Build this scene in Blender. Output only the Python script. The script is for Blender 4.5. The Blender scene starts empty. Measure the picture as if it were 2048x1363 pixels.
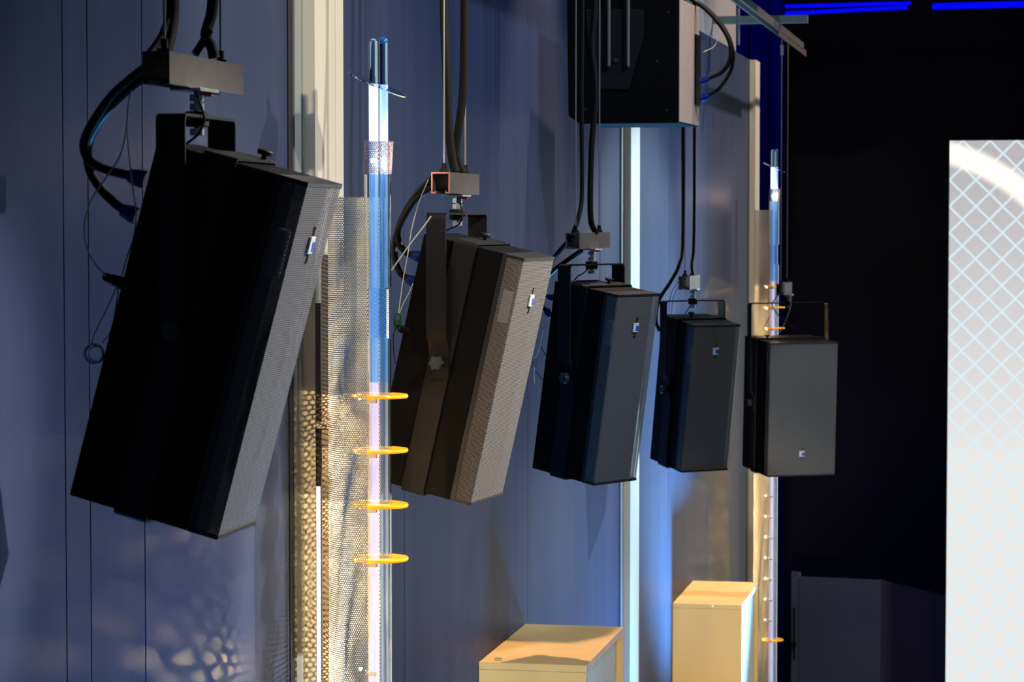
import bpy, bmesh, math, random
from mathutils import Vector, Matrix
random.seed(7)
PI = math.pi
EYE = 4.2                      # the lens is 4.2 m above the floor; everything is laid out relative to it and lifted at the end
col = bpy.context.scene.collection

# ------------------------------------------------------------------ camera maths
F = 5200.0
PITCH = math.atan((681.5-436)/F)
YAW = math.radians(11.03)
fwd = Vector((-math.sin(YAW)*math.cos(PITCH), math.cos(YAW)*math.cos(PITCH), -math.sin(PITCH)))
rgt = Vector((math.cos(YAW), math.sin(YAW), 0))
upv = rgt.cross(fwd)
def ray(px, py): return fwd + rgt*((px-1024)/F) - upv*((py-681.5)/F)
def at(px, py, Y):
    d = ray(px, py); return d*(Y/d.y)
def onX(px, py, X):
    d = ray(px, py); return d*(X/d.x)

# ------------------------------------------------------------------ materials
def newmat(name):
    m = bpy.data.materials.new(name); m.use_nodes = True
    return m, m.node_tree.nodes, m.node_tree.links, m.node_tree.nodes['Principled BSDF']
def pmat(name, colr, rough=.5, metal=0, bump=0, bscale=200, var=0, vscale=8, spec=.5, stretch=None, coat=0, emis=None, estr=0, trans=0, ior=1.45):
    m, N, L, b = newmat(name)
    b.inputs['Base Color'].default_value = (*colr, 1); b.inputs['Roughness'].default_value = rough
    b.inputs['Metallic'].default_value = metal; b.inputs['Specular IOR Level'].default_value = spec
    b.inputs['Coat Weight'].default_value = coat
    b.inputs['Transmission Weight'].default_value = trans; b.inputs['IOR'].default_value = ior
    if emis: b.inputs['Emission Color'].default_value = (*emis, 1); b.inputs['Emission Strength'].default_value = estr
    tc = N.new('ShaderNodeTexCoord'); mp = N.new('ShaderNodeMapping'); L.new(tc.outputs['Object'], mp.inputs[0])
    if stretch: mp.inputs['Scale'].default_value = stretch
    if var:
        n = N.new('ShaderNodeTexNoise'); n.inputs['Scale'].default_value = vscale; n.inputs['Detail'].default_value = 4
        L.new(mp.outputs[0], n.inputs[0])
        r = N.new('ShaderNodeValToRGB'); r.color_ramp.elements[0].position = .3; r.color_ramp.elements[1].position = .7
        r.color_ramp.elements[0].color = (*[c*(1-var) for c in colr], 1); r.color_ramp.elements[1].color = (*[min(1, c*(1+var)) for c in colr], 1)
        L.new(n.outputs[0], r.inputs[0]); L.new(r.outputs[0], b.inputs['Base Color'])
    if bump:
        n2 = N.new('ShaderNodeTexNoise'); n2.inputs['Scale'].default_value = bscale; n2.inputs['Detail'].default_value = 3
        L.new(mp.outputs[0], n2.inputs[0])
        bp = N.new('ShaderNodeBump'); bp.inputs['Strength'].default_value = bump; bp.inputs['Distance'].default_value = .001
        L.new(n2.outputs[0], bp.inputs['Height']); L.new(bp.outputs[0], b.inputs['Normal'])
    return m
def perf(name, colr, rough, metal, pitch, rad):
    """sheet metal with real see-through round holes on a staggered grid (UV in metres)"""
    m, N, L, b = newmat(name)
    b.inputs['Base Color'].default_value = (*colr, 1); b.inputs['Roughness'].default_value = rough; b.inputs['Metallic'].default_value = metal
    uv = N.new('ShaderNodeUVMap'); uv.uv_map = 'UVMap'
    s3 = pitch*math.sqrt(3); outs = []
    for off in (0, .5):
        a = N.new('ShaderNodeVectorMath'); a.operation = 'MULTIPLY_ADD'; L.new(uv.outputs[0], a.inputs[0])
        a.inputs[1].default_value = (1/pitch, 1/s3, 0); a.inputs[2].default_value = (off, off, 0)
        f = N.new('ShaderNodeVectorMath'); f.operation = 'FRACTION'; L.new(a.outputs[0], f.inputs[0])
        c = N.new('ShaderNodeVectorMath'); c.operation = 'SUBTRACT'; L.new(f.outputs[0], c.inputs[0]); c.inputs[1].default_value = (.5, .5, 0)
        d = N.new('ShaderNodeVectorMath'); d.operation = 'MULTIPLY'; L.new(c.outputs[0], d.inputs[0]); d.inputs[1].default_value = (pitch, s3, 0)
        l = N.new('ShaderNodeVectorMath'); l.operation = 'LENGTH'; L.new(d.outputs[0], l.inputs[0]); outs.append(l.outputs['Value'])
    mn = N.new('ShaderNodeMath'); mn.operation = 'MINIMUM'; L.new(outs[0], mn.inputs[0]); L.new(outs[1], mn.inputs[1])
    g = N.new('ShaderNodeMath'); g.operation = 'GREATER_THAN'; L.new(mn.outputs[0], g.inputs[0]); g.inputs[1].default_value = rad
    L.new(g.outputs[0], b.inputs['Alpha'])
    return m

M = {}
M['blackpaint'] = pmat('black textured paint', (.0040, .0040, .0045), .55, 0, .3, 900, spec=.12)
M['bracket'] = pmat('black powder coated steel', (.012, .0125, .0135), .45, 0, .15, 700, spec=.25)
M['capmetal'] = pmat('worn black edge metal', (.03, .029, .028), .35, .2, .1, 300, spec=.6)
M['grille'] = perf('perforated speaker grille', (.24, .225, .21), .5, .2, .0034, .00108)
M['knob'] = pmat('black plastic knob', (.05, .05, .055), .25, 0, spec=.6)
M['waveguide'] = pmat('grey waveguide plastic', (.35, .35, .36), .4)
M['cone'] = pmat('dark driver cone', (.004, .004, .004), .8, spec=.1)
M['strut'] = pmat('brown grey painted channel', (.075, .066, .060), .5, .1, .2, 400, .15, 40)
M['copper'] = pmat('coppery cut channel edge', (.55, .22, .16), .4, .5)
M['zinc'] = pmat('zinc plated steel', (.62, .70, .74), .28, .9, .1, 500)
M['rod'] = pmat('galvanised rod', (.55, .56, .54), .35, .8)
M['wire'] = pmat('steel wire rope', (.66, .66, .62), .45, .15, .4, 2500)
M['rubber'] = pmat('black rubber', (.008, .008, .009), .6, spec=.3)
M['cable'] = pmat('black braided sleeve', (.006, .006, .006), .55, 0, .9, 1100, .4, 300, spec=.2)
M['cord'] = pmat('black rubber cord', (.006, .006, .006), .45, spec=.25)
M['blueplug'] = pmat('blue plastic plug', (.008, .03, .26), .35, spec=.5)
M['green'] = pmat('green anodised clip', (.03, .16, .06), .3, .6)
M['red'] = pmat('red plastic tag', (.6, .04, .04), .4)
M['white'] = pmat('white badge', (.82, .82, .84), .4)
M['badgeblue'] = pmat('blue badge print', (.02, .10, .55), .4)
M['yellowtape'] = pmat('yellow tape', (.9, .55, .02), .4)
M['wood'] = pmat('pale birch board', (.84, .56, .19), .5, 0, .1, 90, .10, 5, stretch=(1, 1, .12))
M['ply'] = pmat('raw birch edge', (.80, .62, .45), .55, 0, .1, 200, .08, 30)
M['pane'] = pmat('pale blue grey front panel', (.42, .50, .55), .22, 0, spec=.8)
M['acryl'] = pmat('clear acrylic', (.97, .985, 1), .02, trans=1, ior=1.42)
M['acryl_bluecast'] = pmat('clear acrylic with painted blue cast', (.42, .68, 1), .03, trans=1, ior=1.42)  # clear rods; blue cast from surrounding light is put into the tint
M['glowrod'] = pmat('lit clear rod', (.9, .95, 1), .1, trans=.6, emis=(.62, .78, 1), estr=1.3)
M['glowrod2'] = pmat('lit bluish rod', (.6, .8, 1), .1, trans=.6, emis=(.18, .36, 1), estr=.7)
M['guideblue'] = pmat('blue light guide', (.4, .7, 1), .12, trans=.8, emis=(.05, .20, .48), estr=.55)
M['guideblue2'] = pmat('deep blue light guide', (.3, .6, 1), .12, trans=.8, emis=(.02, .14, .30), estr=.35)
M['guidelow'] = pmat('lilac light guide', (.8, .8, 1), .12, trans=.8, emis=(.50, .46, .68), estr=.55)
M['guidelow2'] = pmat('dim light guide', (.6, .8, 1), .12, trans=.85, emis=(.10, .16, .26), estr=.2)
M['acrylcap'] = pmat('blue acrylic cap', (.03, .25, .9), .2, trans=.4)
M['yellow'] = pmat('amber acrylic', (1, .56, .03), .15, trans=.3, ior=1.4, emis=(1, .50, .02), estr=.28)
M['ledblock'] = pmat('white lamp holder', (.9, .85, .75), .4, trans=.2)
M['perfshell'] = perf('perforated steel shell', (.86, .79, .62), .42, .12, .0044, .00150)
M['sleeve'] = perf('perforated sleeve', (.85, .62, .60), .35, .5, .0040, .00135)
M['whitemesh'] = perf('white perforated liner', (.8, .8, .82), .5, .0, .0046, .0013)
M['alu'] = pmat('ivory lacquered profile', (.78, .75, .64), .38, .15, .1, 60, .04, 3, stretch=(1, 1, .05))
M['alugrey'] = pmat('grey green profile', (.30, .34, .34), .4, .3)
M['slot'] = pmat('dark bronze slot', (.10, .08, .05), .3, .6)
M['tan'] = pmat('tan flange', (.55, .45, .32), .4, .3)
M['ledwhite'] = pmat('lit diffuser', (.8, .8, .85), .4, emis=(.78, .72, 1), estr=1.1)
M['bulb'] = pmat('small glowing bulb', (1, .9, .7), .4, emis=(1, .76, .42), estr=30)
M['bluelight'] = pmat('blue light tube', (0, 0, .3), .4, emis=(.0, .002, 1), estr=.95)
M['curtain'] = pmat('blue stage curtain', (.008, .010, .30), .85, 0, .3, 60)
M['backwall'] = pmat('black back wall', (.05, .044, .065), .8, 0, .2, 12, .2, 1)
M['flat'] = pmat('dark slate panel', (.32, .33, .36), .6, 0, .1, 20, .15, 1)
M['flat2'] = pmat('dark plum panel', (.24, .19, .21), .6)
M['floor'] = pmat('dark stage floor', (.03, .03, .034), .5, 0, .1, 30)
M['ceil'] = pmat('black ceiling', (.012, .012, .013), .8)
M['upper'] = pmat('grey lilac upper wall', (.30, .285, .29), .5, 0, .05, 20, .06, 2)
M['silver'] = pmat('silver bar', (.26, .27, .25), .4, .6)
M['beige'] = pmat('beige cabinet side', (.52, .44, .385), .5, 0, .1, 120, .06, 60)
M['rail'] = pmat('dull rail steel', (.16, .14, .14), .4, .6)
M['blackgap'] = pmat('black gap', (.012, .012, .014), .6)

# painted wall with faint vertical brush streaks, semi gloss
def wallmat():
    m, N, L, b = newmat('slate blue wall paint')
    tc = N.new('ShaderNodeTexCoord'); mp = N.new('ShaderNodeMapping'); mp.inputs['Scale'].default_value = (1, 1, .03)
    L.new(tc.outputs['Object'], mp.inputs[0])
    n = N.new('ShaderNodeTexNoise'); n.inputs['Scale'].default_value = 9; n.inputs['Detail'].default_value = 6; n.inputs['Roughness'].default_value = .65
    L.new(mp.outputs[0], n.inputs[0])
    r = N.new('ShaderNodeValToRGB'); r.color_ramp.elements[0].position = .3; r.color_ramp.elements[1].position = .72
    r.color_ramp.elements[0].color = (.029, .041, .085, 1); r.color_ramp.elements[1].color = (.042, .058, .110, 1)
    L.new(n.outputs[0], r.inputs[0]); L.new(r.outputs[0], b.inputs['Base Color'])
    b.inputs['Roughness'].default_value = .45; b.inputs['Specular IOR Level'].default_value = .06
    bp = N.new('ShaderNodeBump'); bp.inputs['Strength'].default_value = .12; bp.inputs['Distance'].default_value = .002
    L.new(n.outputs[0], bp.inputs['Height']); L.new(bp.outputs[0], b.inputs['Normal'])
    return m
M['wall'] = wallmat()

# lattice emission; bright arc and vertical gradient are painted-in light (UV in metres)
def screenmat():
    m, N, L, b = newmat('lattice and painted light on screen')
    uv = N.new('ShaderNodeUVMap'); uv.uv_map = 'UVMap'
    sx = N.new('ShaderNodeSeparateXYZ'); L.new(uv.outputs[0], sx.inputs[0])
    def math_(op, a, bb=None, c=None):
        n = N.new('ShaderNodeMath'); n.operation = op
        for i, v in enumerate((a, bb, c)):
            if v is None: continue
            if isinstance(v, (int, float)): n.inputs[i].default_value = v
            else: L.new(v, n.inputs[i])
        return n.outputs[0]
    u, v = sx.outputs[0], sx.outputs[1]
    nz = N.new('ShaderNodeTexNoise'); nz.inputs['Scale'].default_value = 9; L.new(uv.outputs[0], nz.inputs[0])
    p = .172
    wob = math_('MULTIPLY', math_('SUBTRACT', nz.outputs[0], .5), .06)
    s = math_('ADD', math_('DIVIDE', math_('ADD', u, v), p), wob); t = math_('ADD', math_('DIVIDE', math_('SUBTRACT', u, v), p), wob)
    def line(x):
        d = math_('ABSOLUTE', math_('SUBTRACT', math_('FRACT', x), .5))
        mr = N.new('ShaderNodeMapRange'); mr.interpolation_type = 'SMOOTHSTEP'; L.new(d, mr.inputs[0])
        mr.inputs[1].default_value = .030; mr.inputs[2].default_value = .075; mr.inputs[3].default_value = 1; mr.inputs[4].default_value = 0
        return mr.outputs[0]
    lat = math_('MAXIMUM', line(s), line(t))
    # painted arc of light: ring about a centre below and left
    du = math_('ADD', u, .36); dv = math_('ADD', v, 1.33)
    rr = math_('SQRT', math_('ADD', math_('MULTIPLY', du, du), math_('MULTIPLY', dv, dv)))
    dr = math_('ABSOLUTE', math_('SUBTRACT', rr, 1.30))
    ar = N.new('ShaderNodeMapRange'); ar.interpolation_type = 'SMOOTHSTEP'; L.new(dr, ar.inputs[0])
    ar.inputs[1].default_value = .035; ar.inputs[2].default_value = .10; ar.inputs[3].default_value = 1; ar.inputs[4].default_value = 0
    g = N.new('ShaderNodeMapRange'); L.new(v, g.inputs[0]); g.inputs[1].default_value = -2.1; g.inputs[2].default_value = -.2; g.inputs[3].default_value = 1; g.inputs[4].default_value = 0  # brightness gradient painted into the emission, lighter towards the bottom
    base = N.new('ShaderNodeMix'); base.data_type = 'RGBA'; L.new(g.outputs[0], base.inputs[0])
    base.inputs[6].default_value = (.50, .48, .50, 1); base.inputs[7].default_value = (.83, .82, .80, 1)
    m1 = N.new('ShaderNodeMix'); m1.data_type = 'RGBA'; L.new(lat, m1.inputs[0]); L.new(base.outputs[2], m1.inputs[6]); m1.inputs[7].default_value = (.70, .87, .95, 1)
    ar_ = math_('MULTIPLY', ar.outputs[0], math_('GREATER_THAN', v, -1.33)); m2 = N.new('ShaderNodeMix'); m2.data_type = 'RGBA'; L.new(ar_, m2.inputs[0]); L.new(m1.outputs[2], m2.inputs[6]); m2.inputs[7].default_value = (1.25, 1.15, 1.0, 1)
    b.inputs['Base Color'].default_value = (.02, .02, .02, 1); b.inputs['Roughness'].default_value = .8
    L.new(m2.outputs[2], b.inputs['Emission Color']); b.inputs['Emission Strength'].default_value = SCREEN
    return m
SCREEN = 1.0
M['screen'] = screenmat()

# ------------------------------------------------------------------ mesh helpers
def NB():
    bm = bmesh.new(); bm.loops.layers.uv.new('UVMap'); return bm
def add_box(bm, lo, hi, bevel=0, mtx=None, seg=2):
    r = bmesh.ops.create_cube(bm, size=1)
    vs = r['verts']
    for v in vs:
        v.co = Vector([lo[i] + (v.co[i]+.5)*(hi[i]-lo[i]) for i in range(3)])
    if bevel:
        es = list({e for v in vs for e in v.link_edges})
        rr = bmesh.ops.bevel(bm, geom=es, offset=bevel, segments=seg, affect='EDGES', profile=.6)
        vs = list({v for f in rr['faces'] for v in f.verts} | {v for v in vs if v.is_valid})
    if mtx is not None:
        for v in vs: v.co = mtx @ v.co
    return vs
def frame_of(d):
    d = d.normalized(); a = Vector((0, 0, 1)) if abs(d.z) < .9 else Vector((1, 0, 0))
    x = d.cross(a).normalized(); return x, d.cross(x).normalized()
def add_cyl(bm, a, b, r, r2=None, n=20, cap=True, chamfer=0):
    a, b = Vector(a), Vector(b); r2 = r if r2 is None else r2
    x, y = frame_of(b-a); d = (b-a).normalized()
    rings = [(a, r), (b, r2)]
    if chamfer: rings = [(a, r-chamfer), (a+d*chamfer, r), (b-d*chamfer, r2), (b, r2-chamfer)]
    R = []
    for c, rad in rings:
        R.append([bm.verts.new(c + (x*math.cos(2*PI*k/n) + y*math.sin(2*PI*k/n))*rad) for k in range(n)])
    for i in range(len(R)-1):
        for k in range(n):
            f = bm.faces.new((R[i][k], R[i][(k+1) % n], R[i+1][(k+1) % n], R[i+1][k])); f.smooth = n > 8
    if cap:
        bm.faces.new(R[0][::-1]); bm.faces.new(R[-1])
def spline(pts, sub=8):
    pts = [Vector(p) for p in pts]
    if len(pts) < 3: return pts
    P = [pts[0]*2-pts[1]] + pts + [pts[-1]*2-pts[-2]]; out = []
    for i in range(1, len(P)-2):
        p0, p1, p2, p3 = P[i-1:i+3]
        for k in range(sub):
            t = k/sub
            out.append(.5*((2*p1)+(p2-p0)*t+(2*p0-5*p1+4*p2-p3)*t*t+(3*p1-p0-3*p2+p3)*t**3))
    out.append(pts[-1]); return out
def add_tube(bm, pts, r, n=10, sub=8, smooth=True, rs=None):
    path = spline(pts, sub) if smooth else [Vector(p) for p in pts]
    x = None; R = []
    for i, c in enumerate(path):
        d = (path[min(i+1, len(path)-1)] - path[max(i-1, 0)]).normalized()
        if x is None: x, _ = frame_of(d)
        else: x = (x - d*x.dot(d)).normalized()
        y = d.cross(x)
        rad = r if rs is None else rs(i/(len(path)-1))
        R.append([bm.verts.new(c+(x*math.cos(2*PI*k/n)+y*math.sin(2*PI*k/n))*rad) for k in range(n)])
    for i in range(len(R)-1):
        for k in range(n):
            f = bm.faces.new((R[i][k], R[i][(k+1) % n], R[i+1][(k+1) % n], R[i+1][k])); f.smooth = True
    bm.faces.new(R[0][::-1]); bm.faces.new(R[-1])
def add_torus(bm, c, nrm, R, r, n=28, m=8):
    c = Vector(c); x, y = frame_of(Vector(nrm)); z = Vector(nrm).normalized(); G = []
    for i in range(n):
        a = 2*PI*i/n; o = x*math.cos(a)+y*math.sin(a)
        G.append([bm.verts.new(c+o*(R+r*math.cos(2*PI*k/m))+z*r*math.sin(2*PI*k/m)) for k in range(m)])
    for i in range(n):
        for k in range(m):
            f = bm.faces.new((G[i][k], G[(i+1) % n][k], G[(i+1) % n][(k+1) % m], G[i][(k+1) % m])); f.smooth = True
def add_sheet(bm, prof, z0, z1, thick=0, mtx=None, nz=1, zf=None):
    """sheet swept along z from a plan profile [(x,y)..]; UV = (arc length, height)"""
    uvl = bm.loops.layers.uv['UVMap']; s = [0]
    for a, b in zip(prof, prof[1:]): s.append(s[-1]+math.hypot(b[0]-a[0], b[1]-a[1]))
    G = []
    for j in range(nz+1):
        z = z0+(z1-z0)*j/nz; row = []
        for (x, y) in prof:
            p = Vector((x, y, z)); p = zf(p) if zf else p
            row.append(bm.verts.new(mtx @ p if mtx is not None else p))
        G.append(row)
    for j in range(nz):
        for i in range(len(prof)-1):
            f = bm.faces.new((G[j][i], G[j][i+1], G[j+1][i+1], G[j+1][i])); f.smooth = len(prof) > 6
            zz = (z0+(z1-z0)*j/nz, z0+(z1-z0)*(j+1)/nz)
            for lp, (ii, k) in zip(f.loops, ((i, 0), (i+1, 0), (i+1, 1), (i, 1))): lp[uvl].uv = (s[ii], zz[k])
def add_prism(bm, poly, lo, hi, axis=1, mtx=None):
    """extrude a 2D polygon along an axis; poly in the two other axes"""
    def P(u, v, w):
        p = [0, 0, 0]; o = [i for i in range(3) if i != axis]; p[o[0]] = u; p[o[1]] = v; p[axis] = w
        p = Vector(p); return mtx @ p if mtx is not None else p
    A = [bm.verts.new(P(u, v, lo)) for u, v in poly]; B = [bm.verts.new(P(u, v, hi)) for u, v in poly]
    n = len(poly)
    bm.faces.new(A[::-1]); bm.faces.new(B)
    for i in range(n): bm.faces.new((A[i], A[(i+1) % n], B[(i+1) % n], B[i]))
def strip(bm, path, w, t, axis, mtx=None):
    """flat bar of width w (along axis vector) and thickness t bent along path"""
    path = [Vector(p) for p in path]; axis = Vector(axis); rows = []
    for i, p in enumerate(path):
        d0 = (path[i]-path[i-1]).normalized() if i else None
        d1 = (path[i+1]-path[i]).normalized() if i < len(path)-1 else None
        d = ((d0 or d1)+(d1 or d0)).normalized(); nrm = axis.cross(d).normalized()
        k = 1
        if d0 and d1: k = 1/max(.35, math.cos(d0.angle(d1)/2))
        q = [p+axis*w/2+nrm*t/2*k, p-axis*w/2+nrm*t/2*k, p-axis*w/2-nrm*t/2*k, p+axis*w/2-nrm*t/2*k]
        rows.append([bm.verts.new(mtx @ v if mtx is not None else v) for v in q])
    for a, b in zip(rows, rows[1:]):
        for k in range(4): bm.faces.new((a[k], a[(k+1) % 4], b[(k+1) % 4], b[k]))
    bm.faces.new(rows[0][::-1]); bm.faces.new(rows[-1])
def bend(path, r, n=5):
    """round the corners of a polyline"""
    path = [Vector(p) for p in path]; out = [path[0]]
    for i in range(1, len(path)-1):
        a, b, c = path[i-1:i+2]; u = (a-b).normalized(); v = (c-b).normalized()
        p, q = b+u*r, b+v*r
        for k in range(n+1):
            t = k/n; out.append(p*(1-t)**2 + b*2*t*(1-t) + q*t*t)
    out.append(path[-1]); return out

def obj(name, bm, mat, parent=None, recalc=True):
    if recalc: bmesh.ops.recalc_face_normals(bm, faces=bm.faces[:])
    bm.normal_update()
    for e in bm.edges:
        if len(e.link_faces) == 2 and e.calc_face_angle(0) > .7: e.smooth = False
    me = bpy.data.meshes.new(name); bm.to_mesh(me); bm.free(); me.materials.append(mat)
    o = bpy.data.objects.new(name, me); col.objects.link(o)
    if parent: o.parent = parent
    return o
def tag(o, label, cat, group=None):
    o['label'] = label; o['category'] = cat
    if group: o['group'] = group
    return o
def thing(name, label, cat, loc=(0, 0, 0), rotz=0, group=None):
    o = bpy.data.objects.new(name, None); o.empty_display_size = .05; col.objects.link(o)
    o.location = loc; o.rotation_euler = (0, 0, rotz)
    return tag(o, label, cat, group)
def struct(name, bm, mat, parent=None):
    o = obj(name, bm, mat, parent)
    if not parent: o['kind'] = 'structure'
    return o

WX = -1.33          # plane of the long blue wall
ZT = .79            # top of the blue wall
FZ = -EYE           # floor

# ------------------------------------------------------------------ setting
bm = NB()
seams = [2.2, 3.50, 3.60, 3.84, 5.58, 7.05, 10.0, 11.3]
prof = [(WX-.12, 1.0), (WX, 1.0)]
for y in seams: prof += [(WX, y-.0022), (WX-.0022, y-.0006), (WX-.0022, y+.0006), (WX, y+.0022)]
prof += [(WX, 13.3), (WX-.12, 13.3)]
add_prism(bm, prof, FZ, ZT, axis=2)
struct('wall_left', bm, M['wall'])
bm = NB(); add_box(bm, (WX-.12, 1, ZT), (WX+.004, 12.35, 3.0)); struct('wall_upper', bm, M['upper'])
bm = NB(); add_box(bm, (-4, -2, FZ-.1), (9, 21, FZ)); struct('floor', bm, M['floor'])
bm = NB(); add_box(bm, (-4, -2, 3.0), (9, 21, 3.1)); struct('ceiling', bm, M['ceil'])
bm = NB(); add_box(bm, (-4, 20.5, FZ), (9, 20.7, 3.0)); struct('wall_back', bm, M['backwall'])

# pilasters (structure trims)
for i, y0 in enumerate((4.737, 8.79, 13.04)):
    root = bpy.data.objects.new('trim_%d' % (i+1), None); col.objects.link(root); root['kind'] = 'structure'; root.location = (WX, y0, FZ)
    H = ZT-FZ
    bm = NB(); add_box(bm, (0, 0, 0), (.030, .21, H), .0015); obj('profile', bm, M['alu'], root)
    bm = NB(); add_box(bm, (.001, -.055, 0), (.006, -.001, H)); obj('edge_strip', bm, M['alugrey'], root)
    if i == 0:
        bm = NB(); add_box(bm, (.001, -.085, 0), (.0025, -.056, H)); obj('shadow_gap', bm, M['blackgap'], root)
bm = NB(); add_box(bm, (WX-.1, 13.26, FZ), (WX-.02, 13.5, ZT)); struct('trim_4', bm, M['alugrey'])

# ------------------------------------------------------------------ loudspeakers
FACE = {}
def loudspeaker(label, t, yaw, tilt, W, D, H, yw=.27, badge_low=False, topknob=(.03, .02), k=1.0, roll=0):
    yaw, tilt = math.radians(yaw), math.radians(tilt)
    Rz = Matrix.Rotation(yaw, 3, 'Z'); Rx = Matrix.Rotation(tilt, 3, 'X')
    piv = Vector((0, .015*k, .010*k))
    loc = Vector(t) + Rz @ Rx @ piv
    root = thing('loudspeaker', label, 'loudspeaker', loc, yaw, 'black loudspeakers hung along the blue wall')
    T = Matrix.Translation((0, 0, 0)) @ Rx.to_4x4() @ Matrix.Translation(-piv)
    capd = .041*k; w, d, h = W/2, D/2, H/2
    # body: rear carcass, plus recessed baffle behind the grille
    bm = NB(); add_box(bm, (-w, -d+capd, -h), (w, d, h), .003*k, T); add_box(bm, (-w+.006, -d+.016*k, -h+.004), (w-.006, -d+capd+.004, h-.004), .001, T)
    body = obj('cabinet', bm, M['blackpaint'], root)
    # drivers seen through the perforations
    bm = NB()
    for zc, rr in ((-.22*H, .36*W), (-.01*H, .36*W)):
        c = Vector((0, -d+.015*k, zc)); n = 28
        prev = None
        for (r_, y_) in ((1, -.006), (.93, 0), (.35, .0), (.0, -.006)):
            ring = [bm.verts.new(T @ (c+Vector((rr*r_*math.cos(2*PI*q/n), y_*k, rr*r_*math.sin(2*PI*q/n))))) for q in range(n)]
            if prev:
                for q in range(n): bm.faces.new((prev[q], prev[(q+1) % n], ring[(q+1) % n], ring[q])).smooth = True
            prev = ring
    obj('driver', bm, M['cone'], root)
    bm = NB(); zc = .30*H
    add_box(bm, (-w+.0015, -d+.006*k, zc-.032*k), (-w+.0050, -d+.026*k, zc+.030*k), .001, T)
    obj('waveguide', bm, M['waveguide'], root)
    # perforated wrap: left side, front, right side
    bm = NB(); e = .0006
    prof = [(-w-e, -d+capd*.8), (-w-e, -d+.002), (-w+.002, -d-e), (w-.002, -d-e), (w+e, -d+.002), (w+e, -d+capd*.8)]
    add_sheet(bm, prof, -h+.0065*k, h-.0065*k, mtx=T); obj('grille', bm, M['grille'], root, False)
    # solid strip joining grille and carcass on the sides
    bm = NB()
    for s in (-1, 1): add_box(bm, (s*w-.0012, -d+capd*.78, -h+.004), (s*w+.0012, -d+capd*1.02, h-.004), .0004, T)
    obj('side_trim', bm, M['capmetal'], root)
    for s in (-1, 1):                                   # end plates
        bm = NB(); z0, z1 = (h-.0068*k, h) if s > 0 else (-h, -h+.0068*k)
        add_box(bm, (-w-.001, -d-.0015, z0), (w+.001, -d+capd, z1), .0012, T); obj('end_plate', bm, M['capmetal'], root)
    # flat steel band wrapping the cabinet
    bm = NB(); o_ = .0045*k
    pth = bend([(w*.62, 0, h+o_), (-w-o_, 0, h+o_), (-w-o_, 0, -h-o_), (w+o_, 0, -h-o_), (w+o_, 0, h+o_), (w*.66, 0, h+o_)], .008*k)
    strip(bm, [p+Vector((0, .015*k, 0)) for p in pth], .046*k, .0035*k, (0, 1, 0), T)
    obj('mounting_band', bm, M['bracket'], root)
    # badge with its slots
    zb = (-.33 if badge_low else .325)*H
    bm = NB(); add_box(bm, (-.011*k, -d-.004*k, zb-.0115*k), (.011*k, -d-.0012*k, zb+.0115*k), .0008, T)
    bd = obj('badge', bm, M['white'], root); bd['label'] = 'small white badge with a blue mark'
    bm = NB(); add_box(bm, (.000*k, -d-.0046*k, zb-.0085*k), (.0105*k, -d-.0038*k, zb+.0045*k), .0002, T)
    obj('badge_mark', bm, M['badgeblue'], bd)
    for s in (-1, 1):
        bm = NB()
        add_box(bm, (.001*k, -d-.0022*k, zb+s*.0125*k-.0), (.0035*k, -d-.0008*k, zb+s*.0245*k), 0, T)
        add_box(bm, (-.003*k if s < 0 else .001*k, -d-.0022*k, zb+s*.0225*k), (.0035*k if s < 0 else .007*k, -d-.0008*k, zb+s*.0245*k), 0, T)
        obj('badge_slot', bm, M['rubber'], root)
    # yoke: hangs upright from the mount, pivots at the two side knobs
    x1, x2 = w+.024*k, w+.010*k; lw = .039*k
    bm = NB()
    path = [(-x2, 0, -.030*k), (-x2, 0, .030*k), (-x1, 0, .052*k), (-x1, 0, yw), (x1, 0, yw), (x1, 0, .052*k), (x2, 0, .030*k), (x2, 0, -.030*k)]
    P2 = [Vector(path[0])] + [p for p in bend(path, .010*k)][1:-1] + [Vector(path[-1])]
    strip(bm, P2, lw, .004*k, (0, 1, 0)); obj('yoke', bm, M['bracket'], root)
    for s in (-1, 1):                                   # clamping knobs
        bm = NB(); c = Vector((s*(x2+.002), 0, 0)); add_cyl(bm, Vector((s*(w+.002), 0, 0)), c+Vector((s*.006, 0, 0)), .006*k, n=14)
        n = 48; R_ = []
        for (xx, sc) in ((.004, .85), (.007, 1), (.017, 1), (.020, .86)):
            R_.append([bm.verts.new(c+Vector((s*xx*k, .0135*k*sc*(1+.11*math.cos(6*2*PI*q/n))*math.cos(2*PI*q/n), .0135*k*sc*(1+.11*math.cos(6*2*PI*q/n))*math.sin(2*PI*q/n)))) for q in range(n)])
        for a, b in zip(R_, R_[1:]):
            for q in range(n): bm.faces.new((a[q], a[(q+1) % n], b[(q+1) % n], b[q]))
        bm.faces.new(R_[0]); bm.faces.new(R_[-1]); obj('clamp_knob', bm, M['knob'], root)
    bm = NB(); tx, ty = topknob; zz = h+.006*k
    def q_(a, b, c): return T @ Vector((a, b, c))
    add_cyl(bm, q_(tx, ty, zz-.004), q_(tx, ty, zz+.008*k), .0035*k, n=12); add_cyl(bm, q_(tx, ty, zz+.006*k), q_(tx, ty, zz+.013*k), .0105*k, n=18, chamfer=.0015*k)
    obj('top_screw', bm, M['rubber'], root)
    return root, loc, T

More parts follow.
